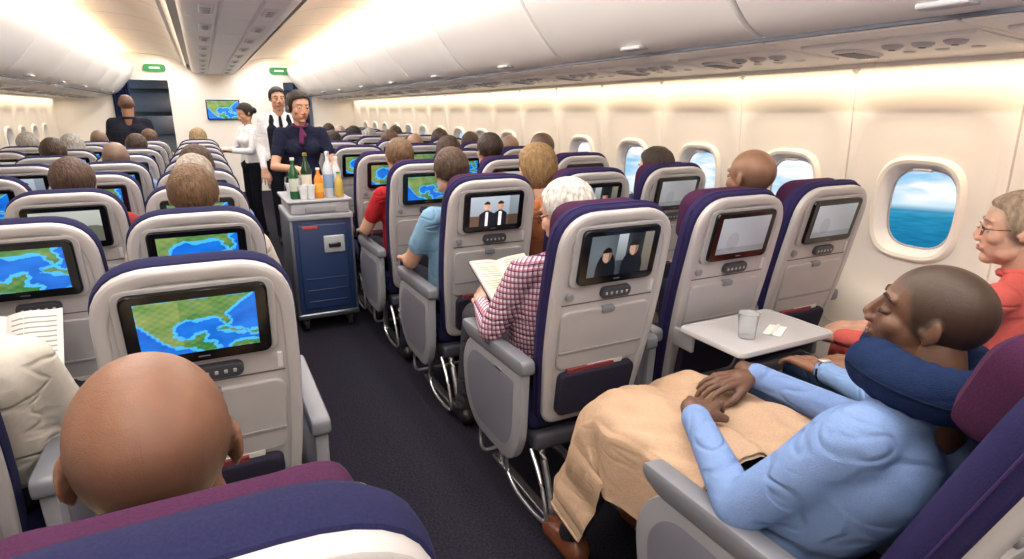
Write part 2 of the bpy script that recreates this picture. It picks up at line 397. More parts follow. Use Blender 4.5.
b = B()
prof = [(-.36, 2.22), (-.36, 2.17), (-.33, 2.135), (-.26, 2.12), (-.13, 2.115), (-.115, 2.13), (-.1, 2.115), (.1, 2.115), (.115, 2.13), (.13, 2.115), (.26, 2.12), (.33, 2.135), (.36, 2.17), (.36, 2.22)]
y = Y0
while y < YB:
    y1 = min(y+.92, YB)
    P = [(CX+x, z) for x, z in prof]
    P2 = [(CX+x*.97, z+.02) for x, z in prof]
    b.add(loft([[(x, yy, z) for x, z in PP] for yy, PP in ((y, P2), (y+.012, P), (y1-.012, P), (y1, P2))], False, False, False), PANEL, C(240, 239, 239))
    for k in (-.19, .19):
        b.add(box((CX+k-.045, y+.3, 2.108), (CX+k+.045, y+.62, 2.125), .008), PLASTIC, C(222, 221, 222))
        for t in (.37, .46, .55): b.add(lathe([(.0, -.004), (.02, -.004), (.024, 0), (.024, .01)], (CX+k, y+t, 2.106), 14), PLASTIC, C(180, 182, 188))
    y += .92
b.obj('ceiling_service_panel')
for q in (-1, 1):
    b = B(); b.add(box((CX+q*1.50-.025, Y0, 2.245), (CX+q*1.50+.025, YB, 2.262), 0), GLOW, C(255, 196, 120)); b.obj('cove_light_strip')
bp = [(1.60, 1.755), (1.52, 1.785), (1.44, 1.855), (1.36, 1.95), (1.29, 2.05), (1.25, 2.15), (1.235, 2.21), (1.26, 2.235), (1.45, 2.24)]
SL = .065
def zrail(x): return 1.742-(x-1.6)*SL
def bin_mesh(q):
    b = B(); L = 1.330; P = [tuple(p) for p in curve(bp, 4)]
    def ring(y, ins): return [(CX+q*(x+ins*.6), y, z+ins*.3) for x, z in P]
    b.add(loft([ring(0, .04), ring(.006, .006), ring(.014, 0), ring(L-.014, 0), ring(L-.006, .006), ring(L, .04)], False, False, False), PANEL, BINC)
    b.add(box((CX+q*1.53-.03, L/2-.07, 1.765), (CX+q*1.53+.03, L/2+.07, 1.783), .006), PLASTIC, C(170, 170, 176))
    return b.mesh('bin')
def psu_mesh(q):
    b = B(); tilt = rot(0, 0, math.atan(SL)*q)
    def T(x, y, dz=0): return M4(tilt, (CX+q*x, y, zrail(x)+dz))
    b.add(box((-.37, .004, -.004), (.37, .671, .012), .006), PANEL, C(238, 235, 232), T(1.985, 0))
    b.add(box((-.17, .02, -.016), (.17, .62, .0), .010), PLASTIC, C(236, 234, 232), T(1.92, 0))
    for k in (.12, .22, .32):
        b.add(lathe([(0, -.012), (.017, -.013), (.027, -.010), (.034, -.003), (.034, .006)], (-.08, k, -.017), 18), PLASTIC, C(190, 191, 196), T(1.92, 0))
        b.add(lathe([(0, -.001), (.010, -.001), (.012, .001)], (-.08, k, -.031), 12), PLASTIC, C(90, 92, 98), T(1.92, 0))
    for k in (.13, .24, .35):
        b.add(lathe([(0, -.004), (.016, -.004), (.021, -.001), (.021, .006)], (.07, k, -.017), 16), PLASTIC, C(215, 213, 210), T(1.92, 0))
    b.add(loft([[(p[0]*s_, .50+p[1]*s_, z) for p in rrect(.2, .12, .058)] for s_, z in ((1, -.012), (1, -.022), (.9, -.026))]), PLASTIC, C(206, 206, 209), T(1.92, 0))
    for t in np.linspace(-.035, .035, 6): b.add(box((-.075, .50+t-.003, -.029), (.075, .50+t+.003, -.025)), PLASTIC, C(120, 122, 128), T(1.92, 0))
    b.add(box((-.016, 0, -.002), (.016, .675, .012)), PANEL, C(84, 92, 112), T(1.618, 0, .004))  # blue-grey strip paints the shadow line under the bin edge
    b.add(box((-.008, 0, -.022), (.008, .675, .01), .004), PANEL, C(236, 233, 230), T(2.30, 0))
    return b.mesh('psu')
for q in (-1, 1):
    me = bin_mesh(q); pm = psu_mesh(q); y = 1.73-1.35*3
    while y < YB-1.3:
        place(me, 'overhead_bin', (0, y, 0)); place(pm, 'passenger_service_unit', (0, y, 0)); place(pm, 'passenger_service_unit', (0, y+.675, 0)); y += 1.35
WZ = 1.075; SP = .675
def ring_rect(a, zb, zt, N):
    out = []
    for t in np.linspace(0, 2*math.pi, N, endpoint=False):
        c, s_ = math.cos(t), math.sin(t); h = zt if s_ > 0 else zb
        k = min(a/abs(c) if abs(c) > 1e-6 else 9, h/abs(s_) if abs(s_) > 1e-6 else 9); out.append((c*k, s_*k))
    return out
def ring_se(a, bb, n, N, dz=0):
    return [(a*abs(math.cos(t))**(2/n)*np.sign(math.cos(t)), bb*abs(math.sin(t))**(2/n)*np.sign(math.sin(t))+dz) for t in np.linspace(0, 2*math.pi, N, endpoint=False)]
def bend(z): return -.12*max(0, z-1.15)**2-.10*max(0, 1.0-z)**2
def window_mesh(q):
    b = B(); N = 96
    spec = [(ring_rect(SP/2-.0, .60, .62, N), .012), (ring_rect(SP/2-.004, .60, .62, N), .0), (ring_rect(SP/2-.02, .58, .60, N), .0), (ring_se(.290, .42, 5, N, .01), 0), (ring_se(.283, .41, 4.8, N, .01), .006), (ring_se(.240, .34, 3.8, N, .005), .016),
            (ring_se(.198, .231, 3.2, N), .020), (ring_se(.191, .224, 3.2, N), .004), (ring_se(.182, .215, 3.2, N), -.001), (ring_se(.168, .201, 3.2, N), .003), (ring_se(.154, .186, 3.1, N), .030), (ring_se(.143, .175, 3, N), .067)]
    rings = [[(CX+q*(WX+dx+bend(WZ+z)), y, WZ+z) for y, z in R] for R, dx in spec]
    b.add(loft(rings, False, False), PANEL, WALLC)
    x = CX+q*(WX+.065)
    b.add(tube([(x, y, WZ+z) for y, z in ring_se(.141, .173, 3, 40)], .005, True), RUBBER, C(180, 182, 186))
    b.add(box((CX+q*(WX+.027)-.008, -.04, WZ+.167), (CX+q*(WX+.027)+.008, .04, WZ+.179), .004), PLASTIC, C(225, 222, 218))
    return b.mesh('window_panel')
for q in (-1, 1):
    me = window_mesh(q); y = 1.560-SP*5; side = 'right' if q > 0 else 'left'; i = 1; ya = y-SP/2
    while y+SP/2 < YB:
        place(me, 'window_%d' % i if q > 0 else 'window_%d' % (i+40), (0, y, 0)); y += SP; i += 1
    yb = y-SP/2
    b = B()
    b.add(extr([(CX+q*(WX+.015+bend(.48)), .52), (CX+q*(WX+bend(WZ-.6)), WZ-.6), (CX+q*(WX-.05), .3), (CX+q*(WX-.12), .0)], Y0, YB), PANEL, C(205, 200, 198))
    b.add(extr([(CX+q*(WX+.02+bend(1.64)), 1.62), (CX+q*(WX+.016+bend(1.69)), 1.705), (CX+q*(WX-.07), 1.73), (CX+q*(WX-.16), 1.75)], Y0, YB), PANEL, WALLC)
    yj = ya
    while yj < yb+.1:   # backing strip behind each panel joint
        b.add(extr([(CX+q*(WX+.014+bend(z)), z) for z in np.linspace(.47, 1.70, 8)], yj-.02, yj+.02), PANEL, C(190, 184, 178)); yj += SP
    for a0, a1 in ((Y0, ya), (yb, YB)):
        b.add(extr([(CX+q*(WX+bend(z)), z) for z in np.linspace(.47, 1.70, 8)], a0, a1), PANEL, WALLC)
    b.obj('wall_'+side)
b = B(); bc = C(232, 228, 223)
def bslab(x0, x1, z0, z1, y=YB, col=bc, t=.06): b.add(box((x0, y, z0), (x1, y+t, z1)), PANEL, col)
bslab(-2.5, -1.15, 0, 2.5); bslab(-1.15, -.45, 2.0, 2.5); bslab(-.45, 1.45, 0, 2.5); bslab(1.45, 1.95, 2.0, 2.5); bslab(1.95, 3.0, 0, 2.5)
b.obj('wall_front')
b = B(); b.add(box((-2.5, Y0-.06, 0), (3.1, Y0, 2.5)), PANEL, bc); b.obj('wall_rear')
b = B(); b.add(box((-2.3, YB+2.4, 0), (2.9, YB+2.46, 2.5)), PANEL, C(200, 196, 192))
for z in (1.0, 1.45, 1.9): b.add(box((-1.3, YB+2.0, z), (1.9, YB+2.4, z+.4), .02), METAL, C(180, 180, 185))
b.obj('galley_cabinet')
for x0 in (-1.30, 1.62):
    b = B()
    xs = np.linspace(0, .26, 28); line = [(x0+x, YB-.05+.025*math.sin(x*150)) for x in xs]
    b.add(loft([[(x, y, z) for x, y in line] for z in (.03, 1.0, 2.1)], False, False, False), CLOTH, C(32, 44, 84)); b.obj('galley_curtain')
b = B(); b.add(box((.10, YB-.06, 1.33), (.66, YB-.004, 1.68), .01), DARK, C(15, 15, 18))

# --- screen pictures as coloured grids
def pip(x, y, poly):
    c = False; j = len(poly)-1
    for i in range(len(poly)):
        if (poly[i][1] > y) != (poly[j][1] > y) and x < (poly[j][0]-poly[i][0])*(y-poly[i][1])/(poly[j][1]-poly[i][1])+poly[i][0]: c = not c
        j = i
    return c
LAND = [[(0, 1), (.97, 1), (.86, .88), (.78, .76), (.72, .68), (.76, .55), (.75, .47), (.71, .52), (.67, .64), (.58, .64), (.50, .61), (.40, .64), (.31, .58), (.27, .47), (.28, .34), (.34, .25), (.43, .24), (.46, .33), (.54, .35), (.53, .24), (.50, .17), (.60, .15), (.62, .04), (.66, 0), (.5, 0), (.42, .1), (.3, .14), (.2, .25), (.12, .42), (.05, .58), (0, .66)],
        [(.64, .39), (.72, .41), (.82, .34), (.90, .29), (.88, .27), (.78, .31), (.70, .36)], [(.93, .27), (1, .27), (1, .22), (.93, .22)],
        [(.74, 0), (.78, .08), (.88, .10), (1, .07), (1, 0)]]
def fbm(u, v):
    s = 0; a = .5; f = 7
    for k in range(4):
        s += a*math.sin(f*u+1.7*k+2*math.sin(f*.8*v+k*2.1))*math.sin(f*1.1*v+2.3*k+1.5*math.sin(f*.7*u+k)); a *= .55; f *= 1.9
    return .5+.5*s
def map_col(u, v, zm=1):
    w = .012*(math.sin(u*60+v*30)+math.sin(v*75-u*20)); uu, vv = u+w*.6, v+w*.6
    n = min(1, max(0, fbm(u, v)))
    if any(pip(uu, vv, p) for p in LAND):
        a, bb = V(*C(46, 108, 56)), V(*C(150, 158, 98)); k = min(1, n*.7+(.1 if u < .35 else -.15)+.1*math.sin(u*70)*math.sin(v*60)); k = max(0, k); return a*(1-k)+bb*k
    d = 0
    for t in np.linspace(0, 6.28, 8, endpoint=False):
        if any(pip(uu+.028*math.cos(t), vv+.045*math.sin(t), p) for p in LAND): d = 1; break
    if d: return V(*C(64, 166, 226))
    a, bb = V(*C(8, 66, 172)), V(*C(26, 112, 212)); return a*(1-n)+bb*n
def movie_col(u, v):
    c = V(*C(150, 165, 180))*(.6+.5*v)
    if v < .35: c = V(*C(90, 70, 60))
    if u > .8: c = c*.6
    for cx, sz, sc in ((.34, 1.0, (205, 160, 135)), (.62, .92, (190, 140, 115))):
        if abs(u-cx) < .15*sz*(1 if v < .42 else max(0, 1-(v-.42)*7)) and v < .56: c = V(*C(22, 24, 34))
        if abs(u-cx) < .03 and v < .48: c = V(*C(225, 225, 230))
        if ((u-cx)/.062)**2+((v-.66)/.13)**2 < 1: c = V(*C(*sc))*(.8 if u > cx else 1)
        if ((u-cx)/.066)**2+((v-.72)/.12)**2 < 1 and v > .73: c = V(*C(40, 30, 25))
    return c
def dark_col(u, v):
    c = V(*C(84, 94, 102))*(.55+.45*math.sin(u*5+1))*(1-.4*abs(v-.6))
    if .42 < u < .58 and v > .35: c = V(*C(150, 162, 170))*v
    if u > .85: c = V(*C(110, 108, 100))*(.5+.5*v)
    for cx, z, w_ in ((.28, .50, .16), (.70, .62, .18)):
        if ((u-cx)/w_)**2+((v-.1)/.50)**2 < 1: c = V(*C(16, 19, 26))
        if ((u-cx)/.07)**2+((v-z)/.17)**2 < 1: c = V(*C(150, 122, 108))*(1.1 if u < cx+.02 else .45)
        if ((u-cx)/.075)**2+((v-z-.07)/.13)**2 < 1 and v > z+.07: c = V(*C(18, 15, 14))
    return c
def pale_col(u, v):
    c = V(*C(136, 142, 150))*(.7+.3*v+.12*math.sin(u*4+v*2))  # blank screen: reflection painted in as a pale gradient
    if v < .18: c = c*.75
    if ((u-.3)/.12)**2+((v-.35)/.25)**2 < 1: c = c*.85
    return c
def scene_col(u, v):
    c = V(*C(160, 168, 166))*(.7+.3*v)
    if v < .45+.08*math.sin(u*9): c = V(*C(85, 90, 80))
    if ((u-.55)/.16)**2+((v-.15)/.4)**2 < 1: c = V(*C(40, 38, 48))
    if ((u-.55)/.07)**2+((v-.62)/.15)**2 < 1: c = V(*C(190, 140, 112))
    if u < .25 and v < .8: c = V(*C(150, 60, 50))*(.5+v)
    return c
def mapw_col(u, v): return map_col(.2+.6*u, .1+.6*v)
PIC = {'map': map_col, 'mapw': mapw_col, 'movie': movie_col, 'dark': dark_col, 'pale': pale_col, 'scene': scene_col}
_pg = {}
def picture(kind, nu=110, nv=66):
    if kind not in _pg:
        U = []; col = []
        for j in range(nv+1):
            for i in range(nu+1):
                u, v = i/nu, j/nv; U.append((u, v)); col.append(PIC[kind](u, v))
        f = [(j*(nu+1)+i, j*(nu+1)+i+1, (j+1)*(nu+1)+i+1, (j+1)*(nu+1)+i) for j in range(nv) for i in range(nu)]
        _pg[kind] = (np.array(U), f, np.array(col))
    return _pg[kind]
U, f, col = picture('map')
b.add((np.stack([.12+U[:, 0]*.52, np.full(len(U), YB-.063), 1.35+U[:, 1]*.31], 1), f), SCREEN, col)
b.obj('bulkhead_monitor')
for x in (-.62, 1.4):
    b = B(); b.add(loft([[(x+p[0], yy, 2.20+p[1]) for p in rrect(.34, .12, .058)] for yy in (YB-.04, YB-.003)]), GLOW, np.array(C(60, 200, 110))*.14)
    b.add(box((x-.08, YB-.046, 2.185), (x+.08, YB-.04, 2.215)), GLOW, np.array(C(230, 255, 235))*.3); b.obj('exit_sign')

# ------------------------------------------------------------------ seats
NAVY = C(34, 35, 68); NAVYR = C(40, 36, 74); PLUM = C(66, 34, 62); SHELL = C(172, 169, 171)
def seat_mesh(kind, hw=.215, recline=12, armx=.245, panel=1, headrest=True, arms=(-1, 1)):
    b = B(); a = math.radians(recline); ca, sa = math.cos(a), math.sin(a)
    def Mp(x, d, s_): return (x, .16-s_*sa+d*ca, .42+s_*ca+d*sa)
    k = hw/.215; R_ = panel == -1
    out = rpoly([(-.180*k, 0), (.180*k, 0), (.215*k, .38), (.203*k, .795), (-.203*k, .795), (-.215*k, .38)], [.05, .05, .3, .13, .13, .3], 9)
    def ring(ins, d, dz=0):
        sx = 1-ins/hw; sz = 1-ins/.4; return [Mp((p[0])*sx, d, (p[1]-.4)*sz+.4+dz) for p in out]
    ex = .006 if R_ else .001
    b.add(loft([ring(.012, .018), ring(-ex, .030), ring(-ex-.003, .05), ring(-ex, .075), ring(.010, .094), ring(.035, .106), ring(.09, .11)]), FABRIC, NAVY if not R_ else NAVYR)
    if R_: b.add(tube(ring(-ex-.004, .052), .0025, True, 6), FABRIC, C(60, 46, 90))
    b.add(loft([ring(.003, .036), ring(.001, .012), ring(.002, .004), ring(.006, .0), ring(.010, -.001), ring(.013, -.0012), ring(.030, -.0012), ring(.032, 0), ring(.035, .005), ring(.038, .006), ring(.06, .006)]), PLASTIC, SHELL)
    def plate(w, h, r, cs, d0, d1, mat, col, cx=0, bev=.004, taper=1):
        d0 = .007
        P = rpoly([(-w/2*taper, -h/2), (w/2*taper, -h/2), (w/2, h/2), (-w/2, h/2)], r, 7)
        def rg(ins, d): return [Mp(cx+p[0]*(1-2*ins/w), d, cs+p[1]*(1-2*ins/h)) for p in P]
        bb = min(bev, h*.2)
        b.add(loft([rg(0, d0), rg(0, d1+bev), rg(bb*.3, d1+bev*.3), rg(bb, d1), rg(bb*1.15, d1), rg(bb*1.6, d1)]), mat, col)
    plate(.325*k, .213, .035, .650, .0, -.004, PLASTIC, C(160, 158, 161), bev=.004)
    plate(.294, .188, .022, .652, .0, -.017, DARK, C(12, 12, 15), bev=.004)
    U, f, col = picture(kind)
    b.add((np.array([Mp((u-.5)*.240, -.0180, .657+(v-.5)*.140) for u, v in U]), f), SCREEN, col)
    b.add(box((-.012, 0, 0), (.012, .002, .003)), PLASTIC, C(90, 92, 98), M4(rot(0, a), np.array(Mp(0, -.0185, .571))))
    plate(.118, .040, .02, .514, .0, -.010, PLASTIC, C(60, 62, 70), cx=.02)
    for i in range(5): b.add(box((-.025+.02*i+.0, 0, 0), (-.025+.02*i+.008, .003, .010), .002), PLASTIC, C(160, 162, 168), M4(rot(0, a), np.array(Mp(.0, -.0125, .509))))
    plate(.345*k, .004, .002, .482, .0, .004, PLASTIC, C(86, 85, 90), bev=.001)
    plate(.340*k, .225, .03, .345, .0, -.004, PLASTIC, C(165, 163, 166), bev=.004, taper=.96)
    plate(.325*k, .012, .005, .30, .0, -.0065, PLASTIC, C(138, 136, 140), bev=.002)
    plate(.05, .022, .008, .452, .0, -.012, PLASTIC, C(120, 120, 126), bev=.003)
    plate(.028, .028, .013, .514, .0, -.006, PLASTIC, C(130, 130, 136), cx=-.15*k)
    plate(.012, .045, .003, .514, .0, .000, PLASTIC, C(200, 200, 204), cx=.162*k, bev=.002)
    plate(.30*k, .175, .03, .130, .0, -.022, FABRIC, C(44, 42, 58), bev=.008, taper=.95)
    plate(.19, .022, .004, .222, .0, -.012, PAPER, C(118, 46, 54), cx=-.03, bev=.001)
    plate(.15, .018, .004, .228, .0, -.005, PAPER, C(205, 205, 202), cx=.03, bev=.001)
    if headrest:
        top = .20 if R_ else .17
        P = rpoly([(-.15, 0), (.15, 0), (.160, top), (-.160, top)], [.04, .04, .08, .08], 8)
        def hr(ins, d): return [Mp(p[0]*(1-ins/.16)*k, d+(.03*(abs(p[0])/.16)**3 if d > .11 else 0), .585+p[1]*(1-ins/.1)+ins) for p in P]
        b.add(loft([hr(.01, .09), hr(0, .10), hr(-.004, .118), hr(.0, .140), hr(.02, .152), hr(.05, .154)]), FABRIC, PLUM)
    b.add(box((-hw+.005, .20, .365), (hw-.005, .70, .475), .045, 4), FABRIC, NAVY)
    b.add(box((-hw+.02, .18, .30), (hw-.02, .64, .37), .02), PLASTIC, C(70, 70, 80))
    for q in arms:
        x = q*armx
        out2 = rpoly([(.13, .635), (.60, .625), (.66, .65), (.66, .685), (.13, .69)], [.02, .02, .025, .025, .02], 6)
        def ar(ins, xx, P): 
            c = P.mean(0); return [(xx, c[0]+(p[0]-c[0])*(1-ins/.25), c[1]+(p[1]-c[1])*(1-ins/.035)) for p in P]
        b.add(loft([ar(.010, x-.028, out2), ar(.002, x-.024, out2), ar(0, x-.018, out2), ar(0, x+.018, out2), ar(.002, x+.024, out2), ar(.010, x+.028, out2)]), PLASTIC, C(112, 114, 123))
        if q == panel:
            P = rpoly([(.15, .64), (.60, .64), (.69, .52), (.66, .34), (.56, .25), (.24, .25), (.17, .36)], [.02, .08, .09, .09, .08, .08, .08], 7)
            def pr(ins, xx):
                c = V(.42, .45); return [(xx, c[0]+(p[0]-c[0])*(1-ins/.25), c[1]+(p[1]-c[1])*(1-ins/.2)) for p in P]
            b.add(loft([pr(.012, x-.020), pr(.002, x-.016), pr(0, x-.010), pr(0, x+.010), pr(.002, x+.016), pr(.012, x+.020)]), PLASTIC, C(140, 141, 148))
            b.add(loft([pr(.05, x+q*.015), pr(.05, x+q*.021), pr(.055, x+q*.022)]), PLASTIC, C(112, 113, 126))
            b.add(box((x+q*.018-.004, .30, .585), (x+q*.018+.004, .36, .60), .002), METAL, C(170, 170, 176))
        else:
            b.add(box((x-.015, .19, .34), (x+.015, .30, .64), .012), PLASTIC, C(100, 100, 108))
    for q in (-1, 1):
        x = q*hw*.62
        b.add(tube(curve([(x, .28, .32), (x, .22, .20), (x, .16, .05), (x, .15, .015)], 5), .014), METAL, C(190, 190, 196))
        b.add(tube(curve([(x, .46, .32), (x, .56, .18), (x, .60, .05), (x, .60, .015)], 5), .014), METAL, C(190, 190, 196))
        b.add(box((x-.02, .10, 0), (x+.02, .66, .02), .006), METAL, C(150, 150, 155))
    x = hw*.9*panel
    b.add(tube(curve([(x, .22, .30), (x, .14, .20), (x, .10, .08), (x, .16, .045), (x, .34, .05), (x, .42, .12), (x, .38, .28)], 6), .008), METAL, C(205, 205, 210))
    b.add(tube(curve([(x, .60, .30), (x, .68, .15), (x, .66, .06), (x*.6, .66, .05), (-x*.6, .66, .05), (-x, .66, .06), (-x, .68, .15), (-x, .60, .30)], 5), .008), METAL, C(205, 205, 210))
    return b.mesh('passenger_seat_'+kind)
SM = {}
def seat(kind, side, x, y, rz=0, zs=1, **kw):
    key = (kind, side, tuple(sorted(kw.items())))
    if key not in SM:
        if side == 'R': SM[key] = seat_mesh(kind, hw=.225, armx=.262, panel=-1, arms=(-1, 1), **kw)
        else: SM[key] = seat_mesh(kind, hw=.216, armx=.254, panel=1, arms=(1,), **kw)
    o = place(SM[key], 'passenger_seat', (x, y, 0), rz); o.scale = (1, 1, zs); return o
RX = [1.14, 1.73, 2.30]; RY = [.34, 1.5, 2.45, 3.38]+[3.38+.86*i for i in range(1, 9)]
LX = [-.06, -.545, -1.02, -1.48]; LY = [.40, 1.44, 2.20, 2.98]+[2.98+.78*i for i in range(1, 7)]
rk = {(1, 0): 'dark', (1, 1): 'pale', (1, 2): 'pale', (2, 0): 'movie', (2, 1): 'dark', (2, 2): 'pale', (3, 0): 'map', (3, 1): 'scene', (3, 2): 'pale'}
for i, y in enumerate(RY):
    for c, x in enumerate(RX):
        kind = rk.get((i, c)) or rnd.choice(['map', 'mapw', 'pale', 'scene'])
        if i == 0: seat('map', 'R', x, y, recline=20)
        else: seat(kind, 'R', x, y+c*.05)
lk = {(0, 0): 'mapw', (1, 0): 'map', (2, 0): 'mapw', (3, 0): 'map', (2, 1): 'mapw', (3, 1): 'scene', (4, 0): 'map', (4, 1): 'mapw'}
for i, y in enumerate(LY):
    for c, x in enumerate(LX):
        kind = lk.get((i, c)) or rnd.choice(['map', 'map', 'mapw', 'scene', 'movie'])
        seat(kind, 'L', x-(.145 if i == 1 and c > 0 else 0), y, zs=.978 if i else .985)

# ------------------------------------------------------------------ passengers
figure('sleeping_man', j=dict(pel=(1.13, .76, .60), chest=(1.15, .60, .84), neck=(1.17, .565, .99), head=(1.18, .605, 1.12), shL=(.985, .58, .925), shR=(1.35, .60, .925),
       elL=(.905, .75, .70), elR=(1.43, .84, .72), wrL=(.995, .985, .775), wrR=(1.30, 1.08, .785), hipL=(1.04, .78, .58), hipR=(1.22, .78, .58),
       knL=(1.0, 1.28, .60), knR=(1.27, 1.28, .60), anL=(.965, 1.47, .11), anR=(1.27, 1.42, .11)), shirt=(118, 144, 192), pants=(46, 44, 50), skin=(98, 69, 55), girth=1.13, armg=1.12,
       cloth=KNIT, vox=.009, handvox=.0038, curl=.7, shoes=(104, 58, 38), shs=1.15,
       H=dict(R=rot(math.radians(28), math.radians(12), math.radians(-4)), hair='buzz', hc=(30, 24, 21), closed=True, vox=.0040, beard=.3, s=.93, lip=(106, 70, 64)), up={'fL': (.8, .55, -.10), 'fR': (-.92, .22, -.12)})
b = B(); pts = []
c0 = V(1.170, .580, 1.025); Rn = rot(math.radians(22), math.radians(8), 0)
for t in np.linspace(math.radians(-235), math.radians(55), 16):
    pts.append(c0+Rn@V(.100*math.cos(t), .100*math.sin(t), 0))
v, f = blob([cap(p, q, .052, .052) for p, q in zip(pts[:-1], pts[1:])], .007, 3)
ang = np.arctan2(v[:, 1]-c0[1], v[:, 0]-c0[0]); v[:, 2] += .0015*np.sin(ang*21)
b.add((v, f), PLUSH, C(28, 42, 76))
sm = [p+V(0, 0, 0)+(p-c0)/np.linalg.norm(p-c0)*.052 for p in pts]
b.add(tube(curve(sm, 3), .003), PLUSH, C(18, 28, 52)); b.obj('neck_pillow')
base = curve([(.85, .625, 0), (.95, .625, 0), (1.08, .62, 0), (1.20, .615, 4), (1.28, .60, 22), (1.315, .565, 60), (1.335, .50, 84), (1.365, .42, 84), (1.39, .35, 82), (1.405, .30, 80), (1.415, .25, 80)], 8)
rings = []; NB = 110
for i, (by, bz, na) in enumerate(base):
    t = i/(len(base)-1); na = math.radians(na); ny, nz = math.sin(na), math.cos(na); row = []
    for k in range(NB+1):
        a = math.radians(-120+240*k/NB); xc = 1.14-.005*t; x = .243*math.sin(max(-1.57, min(1.57, a)))*(1+.04*t)
        off = .118*max(0, math.cos(a))**.6
        if abs(a) > 1.57: off -= (abs(a)-1.57)*(.30-.06*t)
        off -= .045*math.exp(-(x/.05)**2)*(1-.4*t)
        fold = .010*math.sin(x*48+t*7)+.006*math.sin(x*95-t*11+1)
        off += fold*(.45+1.2*max(0, t-.35)); off += .006*math.sin(t*34+x*22)*(1-t)+.005*math.sin((x*1.2+t)*55+2*math.sin(x*30))*(1-t)
        if abs(a) > 1.4: x += math.copysign(.010*math.sin(t*17), a)
        hem = .018*math.sin(x*23)*max(0, t-.8)*5
        row.append((xc+x+.006*math.sin(t*19), by+off*ny, bz+off*nz+hem))
    rings.append(row)
outer = [np.array(r) for r in rings]; v, f = loft(outer, False, False, False)
b = B(); b.add((v, f), PLUSH, C(186, 158, 134))
b.add((v-V(0, .004, .009), f), PLUSH, C(186, 158, 134)); b.add(tube(outer[-1]-V(0, .002, .003), .0055), PLUSH, C(176, 148, 124)); b.obj('blanket', angle=80)

figure('bald_man', (-.06, .44, 0), j=dict(head=(-.035, .29, 1.115), neck=(-.02, .31, .98), shL=(-.20, .33, .92), shR=(.18, .33, .92), elR=(.235, .46, .72), wrR=(.12, .66, .69), chest=(0, .36, .82)), shirt=(196, 178, 150), skin=(114, 79, 61), pants=(80, 75, 70), girth=1.08,
       H=dict(hair='stubble', hc=(40, 31, 27), vox=.0040, s=1.06, R=rot(math.radians(3), -.12)), vox=.012)
figure('woman_with_glasses', j=dict(pel=(2.25, .82, .58), chest=(2.25, .86, .88), neck=(2.245, .90, 1.01), head=(2.20, .93, 1.145), shL=(2.07, .88, .95), shR=(2.42, .88, .95), elL=(2.03, 1.06, .74), elR=(2.46, 1.06, .74),
       wrL=(1.99, 1.30, .70), wrR=(2.2, 1.32, .70), hipL=(2.17, .84, .56), hipR=(2.34, .84, .56), knL=(2.12, 1.35, .60), knR=(2.36, 1.35, .60), anL=(2.12, 1.42, .11), anR=(2.36, 1.42, .11)),
       shirt=(198, 94, 88), pants=(190, 88, 82), skin=(192, 150, 130), H=dict(R=rot(math.radians(30), -.02), hair='bun', hc=(136, 118, 100), glasses=True, vox=.0045, female=True, s=.97, lip=(166, 96, 90)), collar=(198, 94, 88))
def watch(b, J):
    w = J['wrL']; b.add(tube([w+V(.03*math.cos(t), 0, .03*math.sin(t)) for t in np.linspace(0, 6.28, 16, endpoint=False)], .006, True), LEATHER, C(25, 22, 22)); b.add(box(w+V(-.016, -.012, .028), w+V(.016, .014, .038), .004), METAL, C(190, 190, 195))
figure('man_in_jeans', j=dict(pel=(1.72, .72, .58), chest=(1.72, .58, .88), neck=(1.72, .54, 1.05), head=(1.72, .55, 1.2), shL=(1.54, .56, .99), shR=(1.90, .56, .99), elL=(1.51, .78, .76), elR=(1.94, .78, .75),
       wrL=(1.60, 1.08, .735), wrR=(1.80, 1.06, .72), hipL=(1.63, .74, .56), hipR=(1.81, .74, .56), knL=(1.60, 1.32, .60), knR=(1.83, 1.32, .60), anL=(1.6, 1.38, .11), anR=(1.83, 1.38, .11)),
       shirt=(120, 150, 195), pants=(46, 62, 90), skin=(132, 94, 74), H=dict(hair='short', hc=(30, 24, 20)), extra=watch, handvox=.0045)
figure('reading_man', (1.13, 1.5, 0), j=dict(head=(.035, .38, 1.13), neck=(.035, .32, .995), chest=(.0, .34, .84), shL=(-.175, .325, .94), shR=(.19, .32, .95), elL=(-.262, .41, .71), wrL=(-.20, .64, .735), elR=(.22, .46, .75), wrR=(.12, .68, .74), knL=(-.12, .88, .60), knR=(.14, .88, .60), anL=(-.14, 1.0, .11), anR=(.13, .98, .11)),
       cloth=PLAID, shirt=(200, 120, 130), pants=(66, 64, 70), skin=(200, 156, 136), H=dict(R=rot(.45, -.25), hair='short', hc=(188, 186, 182), glasses=True, vox=.0042, s=1.05), collar=(200, 120, 130), vox=.010, handvox=.0045, up={'L': (-.6, -.1, .3), 'fL': (.25, .8, .12), 'R': (.6, -.1, .3), 'fR': (-.25, .8, .12)}, curl=.8, girth=1.06)
b = B(); M = M4(rot(.12, math.radians(34)), (1.095, 2.235, .80))
for q in (-1, 1):
    for h, (w, t, m_, c_) in enumerate(((.145, -.010, LEATHER, C(60, 60, 90)), (.14, 0, PAPER, C(226, 218, 200)))):
        prof = [(q*w*s_, (.012*math.sin(min(1, s_*2.2)*math.pi*.5)+.010*(1-s_)-.008+t+.02*s_)) for s_ in np.linspace(0, 1, 10)]
        th = .012 if h else .003
        ring = [(x, z) for x, z in prof]+[(x, z-th) for x, z in prof[::-1]]
        b.add(loft([[(x, y, z) for x, z in ring] for y in (-.11, .11)]), m_, c_, M)
